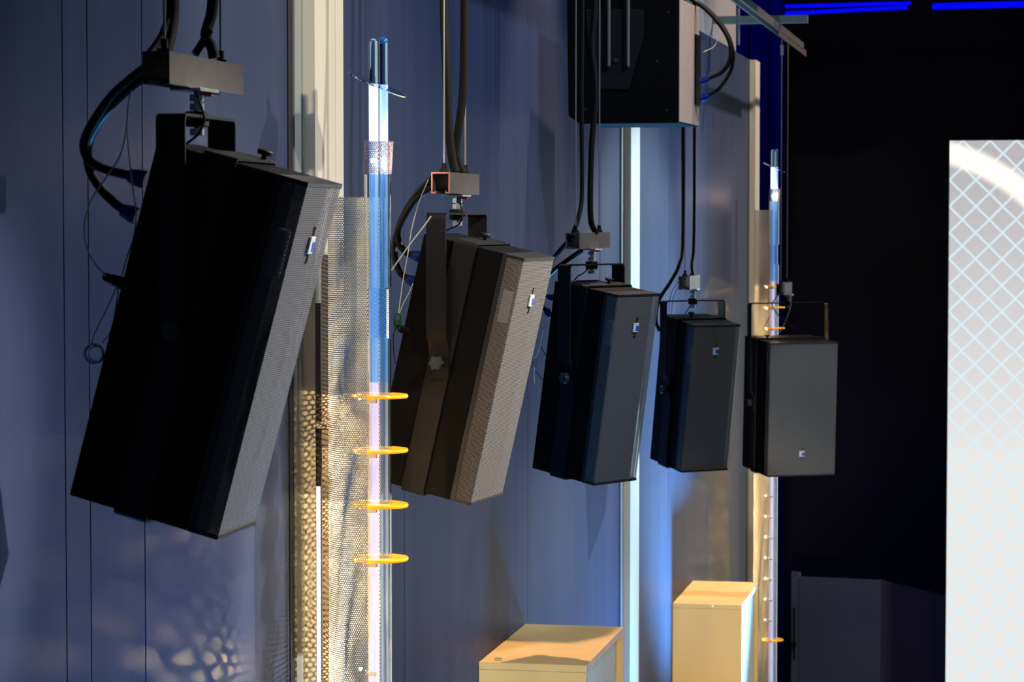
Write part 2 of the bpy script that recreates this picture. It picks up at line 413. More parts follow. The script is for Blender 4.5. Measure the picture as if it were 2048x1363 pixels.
SP = [
 ('nearest and largest black loudspeaker, hanging at far left facing right', (-1.055, 3.30, -.158), 90, 15, .170, .208, .478, .277, False, (.045, -.002), 1.0),
 ('second nearest black loudspeaker, bright grille, just right of the clear tube lamp', (-1.055, 4.922, -.2875), 83, 12.9, .196, .205, .483, .283, False, (.02, .02), 1.0),
 ('middle black loudspeaker of the hanging row, overlapping the pale centre pilaster', (-1.055, 6.524, -.414), 61.1, 8.9, .174, .204, .486, .284, False, (.03, .02), 1.0),
 ('fourth black loudspeaker of the row, dark glossy front with scratches, bright blue badge', (-1.055, 8.586, -.578), 39.6, 8.6, .180, .202, .493, .292, False, (-.02, .03), 1.0),
 ('farthest black loudspeaker, squarish grey front with badge near its lower edge', (-1.018, 11.80, -.846), 25, 3.0, .318, .350, .602, .45, True, (-.12, -.02), 1.12),
]
spk = [loudspeaker(*s) for s in SP]

# ------------------------------------------------------------------ suspension mounts (channel, bolt, rods)
RAILX, RAILZ = -1.05, .815
def mount(label, loc, yw, ztop, Y0, Y1, X, yaw=0, redcut=False, ht=.041, bolt_dx=0):
    """loc: yoke pivot; ztop: top of the channel"""
    Yc = (Y0+Y1)/2; L = Y1-Y0
    root = thing('suspension_mount', label, 'mounting bracket', (X, Yc, ztop), math.radians(yaw), 'steel channel mounts holding the loudspeakers')
    hw, h, t, lip = .018, ht, .0028, .009
    poly = [(-hw, 0), (hw, 0), (hw, -h), (hw-lip, -h), (hw-lip, -h+t*2), (hw-lip+t*.7, -h+t*2), (hw-lip+t*.7, -h+t), (hw-t, -h+t), (hw-t, -t), (-hw+t, -t), (-hw+t, -h+t), (-hw+lip-t*.7, -h+t), (-hw+lip-t*.7, -h+t*2), (-hw+lip, -h+t*2), (-hw+lip, -h), (-hw, -h)]
    bm = NB(); add_prism(bm, poly, -L/2, L/2, axis=1); obj('channel', bm, M['strut'], root)
    if redcut:
        bm = NB(); add_prism(bm, poly, -L/2-.0012, -L/2-.0002, axis=1); e = obj('cut_edge', bm, M['copper'], root); e['label'] = 'coppery bare metal edge of the channel'
    inv = Matrix.Translation((X, Yc, ztop)) @ Matrix.Rotation(math.radians(yaw), 4, 'Z'); inv = inv.inverted()
    top = inv @ Vector((loc.x, loc.y, loc.z+yw))        # yoke top in local
    bx, by, bz = top
    # sliding plate
    bm = NB(); add_box(bm, (bx-.021, by-.05, -h-.0045), (bx+.021, by+.03, -h-.0005), .001); obj('slide_plate', bm, M['zinc'], root)
    bm = NB(); add_cyl(bm, (bx, by, -h+.010), (bx, by, bz-.022), .0042, n=14); obj('threaded_bolt', bm, M['zinc'], root)
    for z in (-h-.012, bz+.014, bz-.019):
        bm = NB(); add_cyl(bm, (bx, by, z-.0045), (bx, by, z+.0045), .0098, n=6); obj('nut', bm, M['zinc'], root)
    for z0, z1 in ((bz+.002, bz+.008), (bz-.012, bz-.002)):
        bm = NB(); add_cyl(bm, (bx, by, z0), (bx, by, z1), .0155, n=24, chamfer=.001); obj('rubber_washer', bm, M['rubber'], root)
    bm = NB(); add_box(bm, (bx-.002, by+.012, -h-.009), (bx+.016, by+.028, -h-.002), .001); tgg = obj('red_tag', bm, M['red'], root)
    for s in (-1, 1):
        bm = NB(); y = s*(L/2-.04)
        add_cyl(bm, (-.002, y, -.012), (-.002, y, RAILZ-ztop-.02), .0018 if True else 0, n=10); r_ = obj('drop_rod', bm, M['rod'], root)
        bm = NB(); add_cyl(bm, (-.002, y, -.000), (-.002, y, .006), .0095, n=6); add_cyl(bm, (-.002, y, .006), (-.002, y, .018), .005, n=12); obj('rod_nut', bm, M['bracket'], root)
    return root
def zat(py, Y, px=1300): return at(px, py, Y).z
mspec = [
 # label, ztop px, Y0, Y1, Xc, yaw, redcut
 ('channel mount above the nearest loudspeaker, largest of the mounts', at(335, 103, 3.18).z, 3.17, 3.49, -1.079, 0, False, .0415),
 ('channel mount with coppery cut edge above the second nearest loudspeaker', at(900, 343.5, 4.74).z, 4.76, 5.03, -1.064, 0, True, .040),
 ('channel mount above the middle loudspeaker of the row', at(1165, 466, 6.25).z, 6.36, 6.70, -1.075, -4, False, .040),
 ('short channel mount above the fourth loudspeaker', at(1380, 554, 8.3).z, 8.42, 8.70, -1.070, 0, False, .044),
 ('farthest channel mount, above the squarish grey fronted loudspeaker', at(1572, 568, 11.6).z, 11.60, 12.0, -1.043, 0, False, .050),
]
for i, (lab, zt, y0, y1, xc, yw_, rc, ht) in enumerate(mspec):
    mount(lab, spk[i][1], SP[i][7], zt, y0, y1, xc, yw_, rc, ht)

# ------------------------------------------------------------------ cables and wires
def cable(name, label, cat, pts, r, mat, Y=None, group=None, plug=None, plugr=.012, n=10):
    P = [at(p[0], p[1], p[2] if len(p) > 2 else Y) for p in pts]
    bm = NB(); add_tube(bm, P, r, n)
    if plug is None:
        return tag(obj(name, bm, mat), label, cat, group)
    root = thing(name, label, cat, P[0], 0, group)
    for v in bm.verts: v.co -= P[0]
    obj('cord', bm, mat, root)
    a = P[-1]; b = at(plug[0], plug[1], plug[2] if len(plug) > 2 else Y)
    d = (b-a).normalized()
    bm = NB(); add_cyl(bm, a-d*.004-P[0], a+d*.010-P[0], plugr*.72, plugr, n=18); add_cyl(bm, a+d*.010-P[0], b-P[0], plugr, n=18, chamfer=.0015)
    pl = obj('connector', bm, M['blueplug'], root); pl['label'] = 'blue plastic connector'
    return root
GB = 'black braided cable bundles coming down to the mounts'
GL = 'black cords looping into the loudspeakers'
GW = 'thin steel safety wires'
# bundles
cable('cable_bundle', 'thick black braided cable bundle, left one above the nearest mount', 'cable', [(346, -820, 3.30), (346, -230, 3.30), (345, -60, 3.30), (345, 30, 3.28), (338, 80, 3.26), (330, 112, 3.25)], .0083, M['cable'], group=GB)
cable('cable_bundle', 'thick black braided cable bundle, right one above the nearest mount, bowed', 'cable', [(428, -770, 3.42), (428, -230, 3.42), (428, -60, 3.42), (424, 20, 3.42), (412, 70, 3.41), (424, 95, 3.40), (428, 116, 3.40)], .0078, M['cable'], group=GB)
cable('cable_tail', 'short black cable tail splaying left under the bowed bundle of nearest mount', 'cable', [(420, 60, 3.405), (405, 85, 3.40), (390, 108, 3.39)], .0055, M['cable'], group=GB)
cable('cable_tail', 'short black cable tail splaying left above the open end of nearest mount', 'cable', [(336, 40, 3.27), (322, 75, 3.25), (300, 106, 3.23)], .0052, M['cable'], group=GB)
cable('cable_bundle', 'black braided cable bundle, left one above the coppery edged mount', 'cable', [(889, -405, 4.93), (889, -260, 4.93), (888, 0, 4.92), (893, 150, 4.90), (897, 250, 4.90), (905, 320, 4.90), (912, 344, 4.90)], .0085, M['cable'], group=GB)
cable('cable_bundle', 'black braided cable bundle, right one above the coppery edged mount, kinked', 'cable', [(929, -405, 4.94), (929, -260, 4.94), (929, 0, 4.94), (926, 180, 4.94), (913, 290, 4.94), (916, 320, 4.94), (926, 346, 4.94)], .0080, M['cable'], group=GB)
cable('cable_bundle', 'thin dark cable in front of the big box loudspeaker, left of the wavy one', 'cable', [(1164, -200, 6.5), (1165, 0, 6.5), (1163, 200, 6.5), (1164, 380, 6.5), (1158, 430, 6.47), (1146, 467, 6.45)], .0055, M['cable'], group=GB)
cable('cable_bundle', 'wavy dark cable in front of the big box loudspeaker, down to middle mount', 'cable', [(1194, -200, 6.52), (1190, 0, 6.52), (1184, 90, 6.52), (1191, 180, 6.52), (1183, 300, 6.52), (1181, 430, 6.52), (1192, 467, 6.54)], .0075, M['cable'], group=GB)
cable('cable_bundle', 'dark cable below the big box loudspeaker, left one, swinging left past fourth mount', 'cable', [(1366, -100, 8.6), (1366, 260, 8.6), (1366, 480, 8.6), (1358, 530, 8.58), (1340, 565, 8.56), (1318, 600, 8.54), (1312, 640, 8.54), (1318, 660, 8.57)], .0062, M['cable'], group=GB)
cable('cable_bundle', 'dark cable below the big box loudspeaker, right one, ending at fourth mount', 'cable', [(1389, -100, 8.64), (1389, 260, 8.64), (1388, 480, 8.64), (1384, 530, 8.62), (1388, 556, 8.6)], .0062, M['cable'], group=GB)
# speaker 1 loops
cable('speaker_cord', 'upper of two black cords looping into the back of the nearest loudspeaker', 'cable', [(300, 128, 3.20), (268, 152, 3.22), (225, 190, 3.25), (187, 243, 3.28), (168, 287, 3.3), (180, 322, 3.3), (216, 340, 3.3), (264, 352, 3.3)], .0062, M['cord'], 3.3, GL, (292, 360, 3.3), .0122)
cable('speaker_cord', 'lower of two black cords looping into the back of the nearest loudspeaker', 'cable', [(305, 152, 3.21), (275, 165, 3.23), (235, 200, 3.26), (200, 240, 3.29), (178, 285, 3.33), (178, 335, 3.33), (200, 375, 3.32), (225, 402, 3.31), (250, 422, 3.3)], .0062, M['cord'], 3.3, GL, (274, 432, 3.3), .0118)
cable('speaker_cord', 'upper black cord looping into the loudspeaker beside the clear tube lamp', 'cable', [(868, 352, 4.80), (840, 380, 4.83), (812, 420, 4.87), (796, 462, 4.9), (800, 490, 4.9), (815, 506, 4.9), (828, 510, 4.9)], .0062, M['cord'], 4.9, GL, (845, 515, 4.9), .0115)
cable('speaker_cord', 'lower black cord looping into the loudspeaker beside the clear tube lamp', 'cable', [(868, 368, 4.81), (835, 395, 4.84), (805, 440, 4.88), (791, 480, 4.92), (790, 515, 4.91), (800, 545, 4.9), (817, 558, 4.9)], .0062, M['cord'], 4.9, GL, (836, 567, 4.9), .0115)
cable('speaker_cord', 'upper black cord passing behind the bright grille to the middle loudspeaker', 'cable', [(1146, 474, 6.40), (1120, 500, 6.42), (1098, 530, 6.5), (1083, 560, 6.56), (1086, 584, 6.56), (1098, 592, 6.56)], .0058, M['cord'], 6.5, GL, (1108, 594, 6.56), .011)
cable('speaker_cord', 'lower black cord passing behind the bright grille to the middle loudspeaker', 'cable', [(1164, 500, 6.44), (1130, 523, 6.46), (1103, 545, 6.5), (1083, 575, 6.56), (1082, 606, 6.56), (1094, 622, 6.56)], .0058, M['cord'], 6.5, GL, (1104, 630, 6.56), .011)
# fine wires
def wire(label, pts, Y, r=.0011, mat='wire'):
    return cable('safety_wire', label, 'wire', pts, r, M[mat], Y, GW, n=6)
wire('thin pale wire falling straight beside the nearest loudspeaker cords', [(266, 160), (256, 215), (254, 260), (258, 310), (266, 380), (272, 425), (268, 470), (252, 520), (243, 552)], 3.24, .0010)
wire('thin pale wire curving left around the cords of the nearest loudspeaker', [(270, 160), (258, 200), (252, 260), (240, 310), (212, 355), (185, 395), (170, 440), (170, 480), (185, 520), (212, 552)], 3.235, .0010)
wire('thin wire running down to the steel ring behind the nearest loudspeaker', [(234, 572), (212, 620), (190, 665), (183, 686)], 3.25, .0010)
wire('thin dark wire between the steel ring and back of nearest loudspeaker', [(205, 685), (222, 660), (234, 600), (236, 575)], 3.255, .0008, 'cord')
wire('dark wire hooked over the yoke of the nearest loudspeaker', [(388, 178, 3.30), (396, 196, 3.28), (407, 228, 3.26), (407, 245, 3.26), (396, 268, 3.28), (376, 285, 3.29), (366, 292, 3.30)], 3.28, .0017, 'cord')
wire('dark wire hooked over the yoke of the second nearest loudspeaker', [(913, 388, 4.90), (922, 412, 4.86), (924, 435, 4.84), (915, 450, 4.86), (898, 458, 4.88), (888, 465, 4.90)], 4.88, .0016, 'cord')
wire('dark wire hooked under the yoke of the middle loudspeaker', [(1177, 536), (1168, 545), (1156, 552), (1149, 560)], 6.5, .0018, 'cord')
wire('thin pale wire falling from the coppery edged mount to the green clip', [(857, 358), (838, 405), (824, 455), (816, 505), (806, 560), (799, 610), (797, 628)], 4.80, .0011)
wire('thin pale wire slanting down left across the cords beside clear tube lamp', [(862, 432), (848, 452), (820, 488), (783, 540)], 4.785, .0015)
wire('thin wire from lower blue connector down to the green clip', [(826, 566), (818, 585), (806, 608), (798, 628)], 4.82, .0010)
wire('thin dark tail hanging from the green clip', [(791, 655), (787, 672), (787, 700), (791, 728)], 4.80, .0010, 'cord')
wire('thin pale wire by the right edge of bright grille, above small silver clip', [(1086, 660), (1080, 690), (1073, 712)], 6.45, .0012)
wire('pale wire end hanging below the small silver clip', [(1068, 735), (1068, 750), (1069, 766)], 6.45, .0012)
wire('thin dark wire from the small silver clip to the middle loudspeaker', [(1072, 742), (1080, 752), (1088, 764)], 6.47, .0010, 'cord')
wire('thin dark wire above the small silver clip reaching middle loudspeaker', [(1078, 690), (1086, 700), (1093, 712)], 6.47, .0012, 'cord')
wire('thin pale wire curving down left of the fourth mount', [(1362, 565), (1350, 585), (1345, 605), (1343, 628)], 8.5, .0014)
wire('second thin pale wire beside the fourth mount, farther left', [(1358, 562), (1344, 582), (1339, 605), (1338, 628)], 8.5, .0012)
wire('dark wire under the yoke of the fourth loudspeaker', [(1382, 608), (1376, 618), (1370, 627)], 8.5, .0016, 'cord')
wire('dark wire crossing rightward under the farthest yoke', [(1556, 590), (1545, 606), (1548, 618), (1560, 634), (1578, 648), (1592, 658)], 11.7, .0026, 'cord')
wire('grey wire crossing leftward under the farthest yoke', [(1583, 590), (1581, 612), (1575, 632), (1568, 648), (1560, 664)], 11.72, .0020)
wire('short dark wire left under the farthest yoke', [(1540, 632), (1532, 648), (1527, 660)], 11.7, .0018, 'cord')

# ring, clips
bm = NB(); c = at(188, 707, 3.25); add_torus(bm, c, ray(188, 707)+Vector((.3, 0, .1)), .0125, .0019); add_torus(bm, c+Vector((.002, .002, 0)), ray(188, 707)+Vector((-.25, 0, .15)), .0098, .0011)
tag(obj('steel_ring', bm, M['zinc']), 'round steel ring hanging behind the nearest loudspeaker', 'ring')
def clip(label, name, px, py, Y, mat, s=1.0, lean=0):
    c = at(px, py, Y); bm = NB(); n = 24; P = []
    for k in range(n+1):
        a = 2*PI*k/n; P.append(c+Vector((math.cos(a)*.006*s*(1+.25*math.sin(a)), 0, math.sin(a)*.016*s)) + Vector((lean*math.sin(a)*.004, 0, 0)))
    add_tube(bm, P, .0018*s, 8, smooth=False)
    add_cyl(bm, c+Vector((0, 0, -.004*s)), c+Vector((0, 0, .004*s)), .005*s, n=12)
    return tag(obj(name, bm, mat), label, 'clip')
clip('green snap hook hanging left of the second nearest loudspeaker', 'snap_hook', 795, 643, 4.80, M['green'], 1.0)
clip('small silver snap hook right of the bright grille', 'snap_hook', 1069, 724, 6.45, M['zinc'], .85)
bm = NB(); add_cyl(bm, at(796, 655, 4.80), at(812, 661, 4.83), .0065, .008, n=14); tag(obj('rubber_stop', bm, M['rubber']), 'black rubber plug beside the green snap hook', 'stopper')
bm = NB(); add_cyl(bm, at(210, 553, 3.24), at(250, 568, 3.27), .0055, .0095, n=14); tag(obj('rubber_stop', bm, M['rubber']), 'black rubber plug behind the nearest loudspeaker where the wires meet', 'stopper')

# ------------------------------------------------------------------ tube lamps
LX = -1.150; LOW = -2.35
def tube_lamp(label, Y, ndisc, nb, extra_disc=None, BULB=2.3):
    root = thing('tube_lamp', label, 'lamp', (LX, Y, FZ), 0, 'clear tube lamps in perforated shells')
    Z = lambda z: z-FZ                                     # heights relative to the eye -> local
    def cyl_part(name, mat, dx, dy, r, z0, z1, n=32, inner=None, dome=False):
        bm = NB()
        rings = [(r, z0), (r, z1-(r if dome else 0))]
        if dome: rings += [(r*math.cos(a), z1-r+r*math.sin(a)) for a in (.4, .8, 1.2, 1.5)]
        R_ = [[bm.verts.new((dx+rr*math.cos(2*PI*k/n), dy+rr*math.sin(2*PI*k/n), Z(zz))) for k in range(n)] for rr, zz in rings]
        for a, b in zip(R_, R_[1:]):
            for k in range(n): bm.faces.new((a[k], a[(k+1) % n], b[(k+1) % n], b[k])).smooth = True
        if inner:
            Q = [[bm.verts.new((dx+inner*math.cos(2*PI*k/n), dy+inner*math.sin(2*PI*k/n), Z(zz))) for k in range(n)] for zz in (z0, z1)]
            for k in range(n):
                bm.faces.new((Q[1][k], Q[1][(k+1) % n], Q[0][(k+1) % n], Q[0][k])).smooth = True
                bm.faces.new((R_[0][(k+1) % n], R_[0][k], Q[0][k], Q[0][(k+1) % n])); bm.faces.new((R_[-1][k], R_[-1][(k+1) % n], Q[1][(k+1) % n], Q[1][k]))
        else:
            bm.faces.new(R_[0][::-1]); bm.faces.new(R_[-1])
        return obj(name, bm, mat, root, False)
    top = .326
    cyl_part('acrylic_rod', M['acryl_bluecast'], -.0075, -.004, .0085, .2435, top, dome=True)
    cyl_part('acrylic_rod', M['acryl_bluecast'], .0075, .012, .0078, .2435, top-.007)
    g_ = cyl_part('glowing_rod', M['glowrod'], -.0075, -.004, .0086, .140, .2430); g_['label'] = 'brightly glowing part of the clear rod'
    cyl_part('glowing_rod', M['glowrod2'], .0075, .012, .0080, .140, .2430)
    cyl_part('light_guide', M['guideblue'], -.0075, -.004, .0085, -.300, .1395)
    cyl_part('light_guide', M['guideblue2'], .0075, .012, .0078, -.300, .1395)
    cyl_part('light_guide', M['guidelow'], -.0075, -.004, .0085, LOW, -.3005)
    cyl_part('light_guide', M['guidelow2'], .0075, .012, .0078, LOW, -.3005)
    c_ = cyl_part('rod_cap', M['acrylcap'], .0075, .012, .0079, top-.0068, top+.004, dome=True); c_['label'] = 'blue rounded cap'
    cyl_part('outer_tube', M['acryl'], -.001, .0, .0245, -.126, .080, inner=.0225)
    cyl_part('inner_tube', M['acryl'], -.001, .0, .0185, -.220, -.127, inner=.0168)
    cyl_part('outer_tube', M['acryl'], .001, .0, .0220, LOW-.05, -.221, inner=.0198)
    bm = NB(); prof = [(.0188*math.cos(a), .0188*math.sin(a)) for a in [PI*(-.15+1.3*k/20) for k in range(21)]]
    add_sheet(bm, prof, Z(-.219), Z(-.128)); obj('mesh_liner', bm, M['whitemesh'], root, False)
    # perforated sleeve, slightly tapered and tilted
    bm = NB(); prof = [(.026*math.cos(2*PI*k/36), .026*math.sin(2*PI*k/36)) for k in range(37)]
    mt = Matrix.Translation((0, 0, Z(.112))) @ Matrix.Rotation(math.radians(3), 4, 'Y')
    add_sheet(bm, prof, -.030, .029, mtx=mt, zf=lambda p: Vector((p.x*(1+.8*p.z*.5), p.y*(1+.8*p.z*.5), p.z))); obj('perforated_sleeve', bm, M['sleeve'], root, False)
    # clear tilted disc
    bm = NB(); mt = Matrix.Translation((-.001, 0, Z(.243))) @ Matrix.Rotation(math.radians(24), 4, 'Y') @ Matrix.Rotation(math.radians(2.0), 4, 'X')
    add_cyl(bm, (0, 0, -.0010), (0, 0, .0010), .0575, n=56)
    for v in bm.verts: v.co = mt @ v.co
    obj('tilted_clear_disc', bm, M['acryl'], root)
    # half shell open to the room
    bm = NB(); prof = [(.0925*math.cos(a), .0925*math.sin(a)) for a in [math.radians(271-(271-97)*k/40) for k in range(41)]]
    add_sheet(bm, prof, Z(LOW-.05), Z(.0385)); obj('perforated_shell', bm, M['perfshell'], root, False)
    # foot and post down to the floor
    bm = NB(); add_cyl(bm, (0, 0, Z(LOW-.05)), (0, 0, .02), .03, n=24); add_cyl(bm, (0, 0, .02), (0, 0, 0), .14, n=40, chamfer=.004); obj('floor_post', bm, M['bracket'], root)
    zs = [-.325-.1*i for i in range(nb)]
    for i, z in enumerate(zs):
        if i < ndisc or (extra_disc is not None and i == extra_disc):
            bm = NB(); n = 48; tilt = Matrix.Rotation(math.radians(random.uniform(-1.5, 1.5)+1), 4, 'Y')
            R_ = []
            for (rr, zz) in ((.0235, -.0030), (.0520, -.0030), (.0532, 0), (.0520, .0030), (.0235, .0030)):
                R_.append([bm.verts.new(Matrix.Translation((.001, 0, Z(z))) @ tilt @ Vector((rr*math.cos(2*PI*k/n), rr*math.sin(2*PI*k/n), zz))) for k in range(n)])
            for a, b in zip(R_, R_[1:]+R_[:1]):
                for k in range(n): bm.faces.new((a[k], a[(k+1) % n], b[(k+1) % n], b[k]))
            obj('amber_disc', bm, M['yellow'], root)
        if ndisc > 8 or i < ndisc or extra_disc is not None or i == nb-1:
            bm = NB(); add_box(bm, (-.020, -.034, Z(z)-.012), (.003, -.0235, Z(z)-.003), .001); obj('lamp_holder', bm, M['ledblock'], root)
            bm = NB(); bmesh.ops.create_uvsphere(bm, u_segments=14, v_segments=10, radius=.0036, matrix=Matrix.Translation((-.033, -.012, Z(z)-.003)))
            for f in bm.faces: f.smooth = True
            obj('bulb', bm, M['bulb'], root)
            ld = bpy.data.lights.new('bulb_light', 'POINT'); ld.energy = BULB; ld.color = (1, .70, .36); ld.shadow_soft_size = .001
            lo = bpy.data.objects.new('bulb_light', ld); col.objects.link(lo); lo.location = (LX-.033, Y-.018, z-.003)
    for zz, e in ((.105, HEADW), ):
        bm = NB(); bmesh.ops.create_uvsphere(bm, u_segments=14, v_segments=10, radius=.0045, matrix=Matrix.Translation((-.006, -.018, Z(zz)))); obj('bulb', bm, M['bulb'], root)
        ld = bpy.data.lights.new('head_light', 'POINT'); ld.energy = e; ld.color = (1, .74, .62); ld.shadow_soft_size = .004
        lo = bpy.data.objects.new('head_light', ld); col.objects.link(lo); lo.location = (LX+.016, Y-.014, zz)
    return root
HEADW = 1.2
Y1 = onX(757, 500, LX).y; Y2 = onX(1548, 500, LX).y
tube_lamp('large near clear tube lamp with amber discs, left of the second nearest loudspeaker', Y1, 4, 6)
tube_lamp('small far clear tube lamp, strung with warm bulbs behind the farthest loudspeaker', Y2, 3, 18, extra_disc=17, BULB=.9)

# upright light strip in front of the first pilaster
p0 = at(636, 606, 4.66); root = thing('light_strip', 'narrow upright light strip left of the near perforated shell, glowing lower part', 'lamp', (p0.x, 4.66, FZ))
zb = at(636, 972, 4.66).z
bm = NB(); add_box(bm, (-.0058, 0, 0), (.0045, .010, p0.z-FZ), .001); obj('profile', bm, M['slot'], root)
bm = NB(); add_box(bm, (-.0045, -.0014, .02), (.0036, -.0002, zb-FZ), .0005); ls = obj('lit_diffuser', bm, M['ledwhite'], root); ls['label'] = 'glowing pale lilac diffuser'
bm = NB(); z_ = at(643, 850, 4.66).z-FZ; add_box(bm, (-.004, -.003, z_-.006), (.018, .002, z_+.006), .001); obj('clip', bm, M['tan'], root)
bm = NB(); add_box(bm, (.0062, 0, 0), (.0195, .003, p0.z-FZ+.09), .0006); obj('flange', bm, M['tan'], root)

# ------------------------------------------------------------------ big box loudspeaker at the top
a = at(1158, 247, 7.15); b = at(1357, 247, 7.15); zb = a.z; zt = zb+.345
root = thing('box_loudspeaker', 'big black box loudspeaker with beige side at the top edge, above the pale pilaster', 'loudspeaker', ((a.x+b.x)/2, 7.15, zb), math.radians(-2.5))
w = (b.x-a.x)/2
xl = -w-.036
bm = NB(); add_prism(bm, [(-w, 0), (w, 0), (w, .345), (xl, .345), (xl+.004, .022)], 0, .34, axis=1); bmesh.ops.bevel(bm, geom=bm.edges[:], offset=.003, segments=2, affect='EDGES'); obj('cabinet', bm, M['blackpaint'], root)
bm = NB(); add_box(bm, (w+.0002, .006, .004), (w+.003, .330, .341), .001); sd = obj('side_panel', bm, M['beige'], root); sd['label'] = 'beige lit side panel'
bm = NB(); add_box(bm, (w+.003, .25, .06), (w+.008, .33, .26), .001); obj('connector_plate', bm, M['blackpaint'], root)
pl = [(x-(a.x+b.x)/2, z-zb) for x, z in [(at(px, py, 7.14).x, at(px, py, 7.14).z) for px, py in ((1170, 18), (1286, 18), (1286, 72), (1256, 178), (1200, 178), (1176, 90))]]
bm = NB(); add_prism(bm, pl, -.006, -.0005, axis=1); bmesh.ops.bevel(bm, geom=bm.edges[:], offset=.0012, segments=1, affect='EDGES'); obj('mounting_plate', bm, M['bracket'], root)
for px in (1216, 1255):
    x = at(px, 60, 7.12).x-(a.x+b.x)/2; bm = NB(); add_cyl(bm, (x, -.014, at(px, 131, 7.13).z-zb), (x, -.014, RAILZ+.02-zb), .0046, n=14); add_cyl(bm, (x, -.014, at(px, 131, 7.13).z-zb-.001), (x, 0, at(px, 131, 7.13).z-zb+.003), .004, n=10)
    r_ = obj('support_rod', bm, M['silver'], root); r_['label'] = 'pale metal support rod'
for px, py in ((1233, 121), (1337, 24), (1170, 218), (1334, 220), (1314, 122)):
    q = at(px, py, 7.145); bm = NB(); r_ = .006 if px == 1233 else .003; add_cyl(bm, (q.x-(a.x+b.x)/2, -.010 if px == 1233 else -.002, q.z-zb), (q.x-(a.x+b.x)/2, 0, q.z-zb), r_, n=12); obj('screw', bm, M['knob'], root)
GX = 'cords of the big box loudspeaker'
cable('speaker_cord', 'thick black cord arching right from the top of the big box loudspeaker', 'cable', [(1368, -12, 7.42), (1385, 0, 7.4), (1408, 16, 7.4), (1432, 40, 7.4), (1452, 68, 7.4), (1461, 95, 7.4), (1458, 125, 7.4), (1440, 147, 7.4), (1416, 158, 7.4)], .0060, M['cord'], 7.4, GX, (1400, 164, 7.4), .011)
cable('speaker_cord', 'lower thin black cord bending back into the big box loudspeaker', 'cable', [(1372, -14, 7.43), (1390, 0, 7.41), (1412, 16, 7.41), (1438, 42, 7.41), (1457, 72, 7.41), (1466, 105, 7.41), (1462, 140, 7.41), (1440, 175, 7.4), (1416, 192, 7.4)], .0052, M['cord'], 7.4, GX, (1400, 197, 7.4), .011)
wire('pale wire curling beside the beige side of the big box loudspeaker', [(1432, 70), (1434, 82), (1426, 95), (1407, 104)], 7.36, .0014)

# ------------------------------------------------------------------ rail and arm
root = thing('ceiling_rail', 'long double steel rail near the ceiling, its end at upper right', 'rail', (RAILX, 2.5, RAILZ))
for s in (-1, 1):
    bm = NB(); L_ = onX(1612 if s < 0 else 1606, 85, RAILX+s*.016).y-2.5
    add_box(bm, (s*.017-.0035, 0, 0), (s*.017+.0035, L_, .030), .001); obj('rail_bar', bm, M['rail'], root)
bm = NB(); add_box(bm, (-.013, .2, .022), (.013, 9.2, .028)); obj('top_web', bm, M['rail'], root)
c0 = at(1476, 48, 11.4); c1 = at(1616, 48, 11.4)
root = thing('support_arm', 'horizontal silver arm from the wall under the rail end', 'bracket', (c0.x, 11.4, c0.z))
bm = NB(); L_ = c1.x-c0.x; add_box(bm, (-.11, -.018, .0), (L_, .018, .034), .0015); 
obj('arm_bar', bm, M['silver'], root)
bm = NB(); add_box(bm, (.000, -.024, -.09), (.006, .024, .07), .001); obj('arm_plate', bm, M['silver'], root)
bm = NB(); q = at(1564, 100, 11.62); add_cyl(bm, q+Vector((0, 0, -.022)), q+Vector((0, 0, .022)), .0075, n=12); tag(obj('turnbuckle', bm, M['zinc']), 'small turnbuckle on the farthest hanging rod just under the arm', 'turnbuckle')

# ------------------------------------------------------------------ wooden wall boxes
def wood_box(label, Ya, Yb, zt, dep, h, name='wall_box'):
    root = thing(name, label, 'box', (WX, Ya, zt-h), 0, 'pale wooden boxes on the blue wall')
    L = Yb-Ya; t = .018
    bm = NB(); add_box(bm, (.001, 0, h-t), (dep, L, h), .0012); obj('top_board', bm, M['wood'], root)
    bm = NB(); add_box(bm, (.001, 0, 0), (dep, L, t), .0012); obj('bottom_board', bm, M['wood'], root)
    for y in (0, L-t):
        bm = NB(); add_box(bm, (.001, y, t+.0004), (dep, y+t, h-t-.0004), .0010); obj('side_board', bm, M['wood'], root)
    bm = NB(); add_box(bm, (.001, t, t), (.008, L-t, h-t)); obj('back_board', bm, M['ply'], root)
    # raw front edges
    bm = NB(); e = dep+.0006
    for lo, hi in (((dep-.001, 0, h-t), (e, L, h)), ((dep-.001, 0, 0), (e, L, t)), ((dep-.001, 0, t), (e, t, h-t)), ((dep-.001, L-t, t), (e, L, h-t))): add_box(bm, lo, hi)
    obj('front_edging', bm, M['ply'], root)
    bm = NB(); x = dep-.016; add_box(bm, (x-.004, t+.001, t+.001), (x, L-t-.001, h-t-.001))
    n = int((L-2*t)/.03)
    for k in range(1, n): add_box(bm, (x, t+k*.03-.0015, t+.002), (x+.003, t+k*.03+.0015, h-t-.002))
    pn = obj('front_panel', bm, M['pane'], root); pn['label'] = 'pale ribbed front panel'
    return root
wood_box('near pale wooden box at the bottom edge, left of the centre pilaster', 6.38, 7.01, -1.118, .275, .62)
wood_box('far pale wooden box on the wall in front of the far tube lamp', 10.13, 10.78, -1.516, .275, .62)
bm = NB(); q = onX(1000, 1321, -1.29); q = Vector((-1.285, 6.415, -1.1165)); add_box(bm, (q.x-.010, q.y-.004, q.z), (q.x+.010, q.y+.006, q.z+.004), .001)
tag(obj('metal_latch', bm, M['zinc']), 'tiny metal clip lying on the near wooden box top', 'clip')
bm = NB(); q = Vector((-1.17, 10.14, -1.516)); add_cyl(bm, (q.x, q.y-.016, q.z-.006), (q.x, q.y-.008, q.z-.006), .004, n=10)
tag(obj('screw_head', bm, M['zinc']), 'tiny screw on the near face of the far wooden box', 'screw')

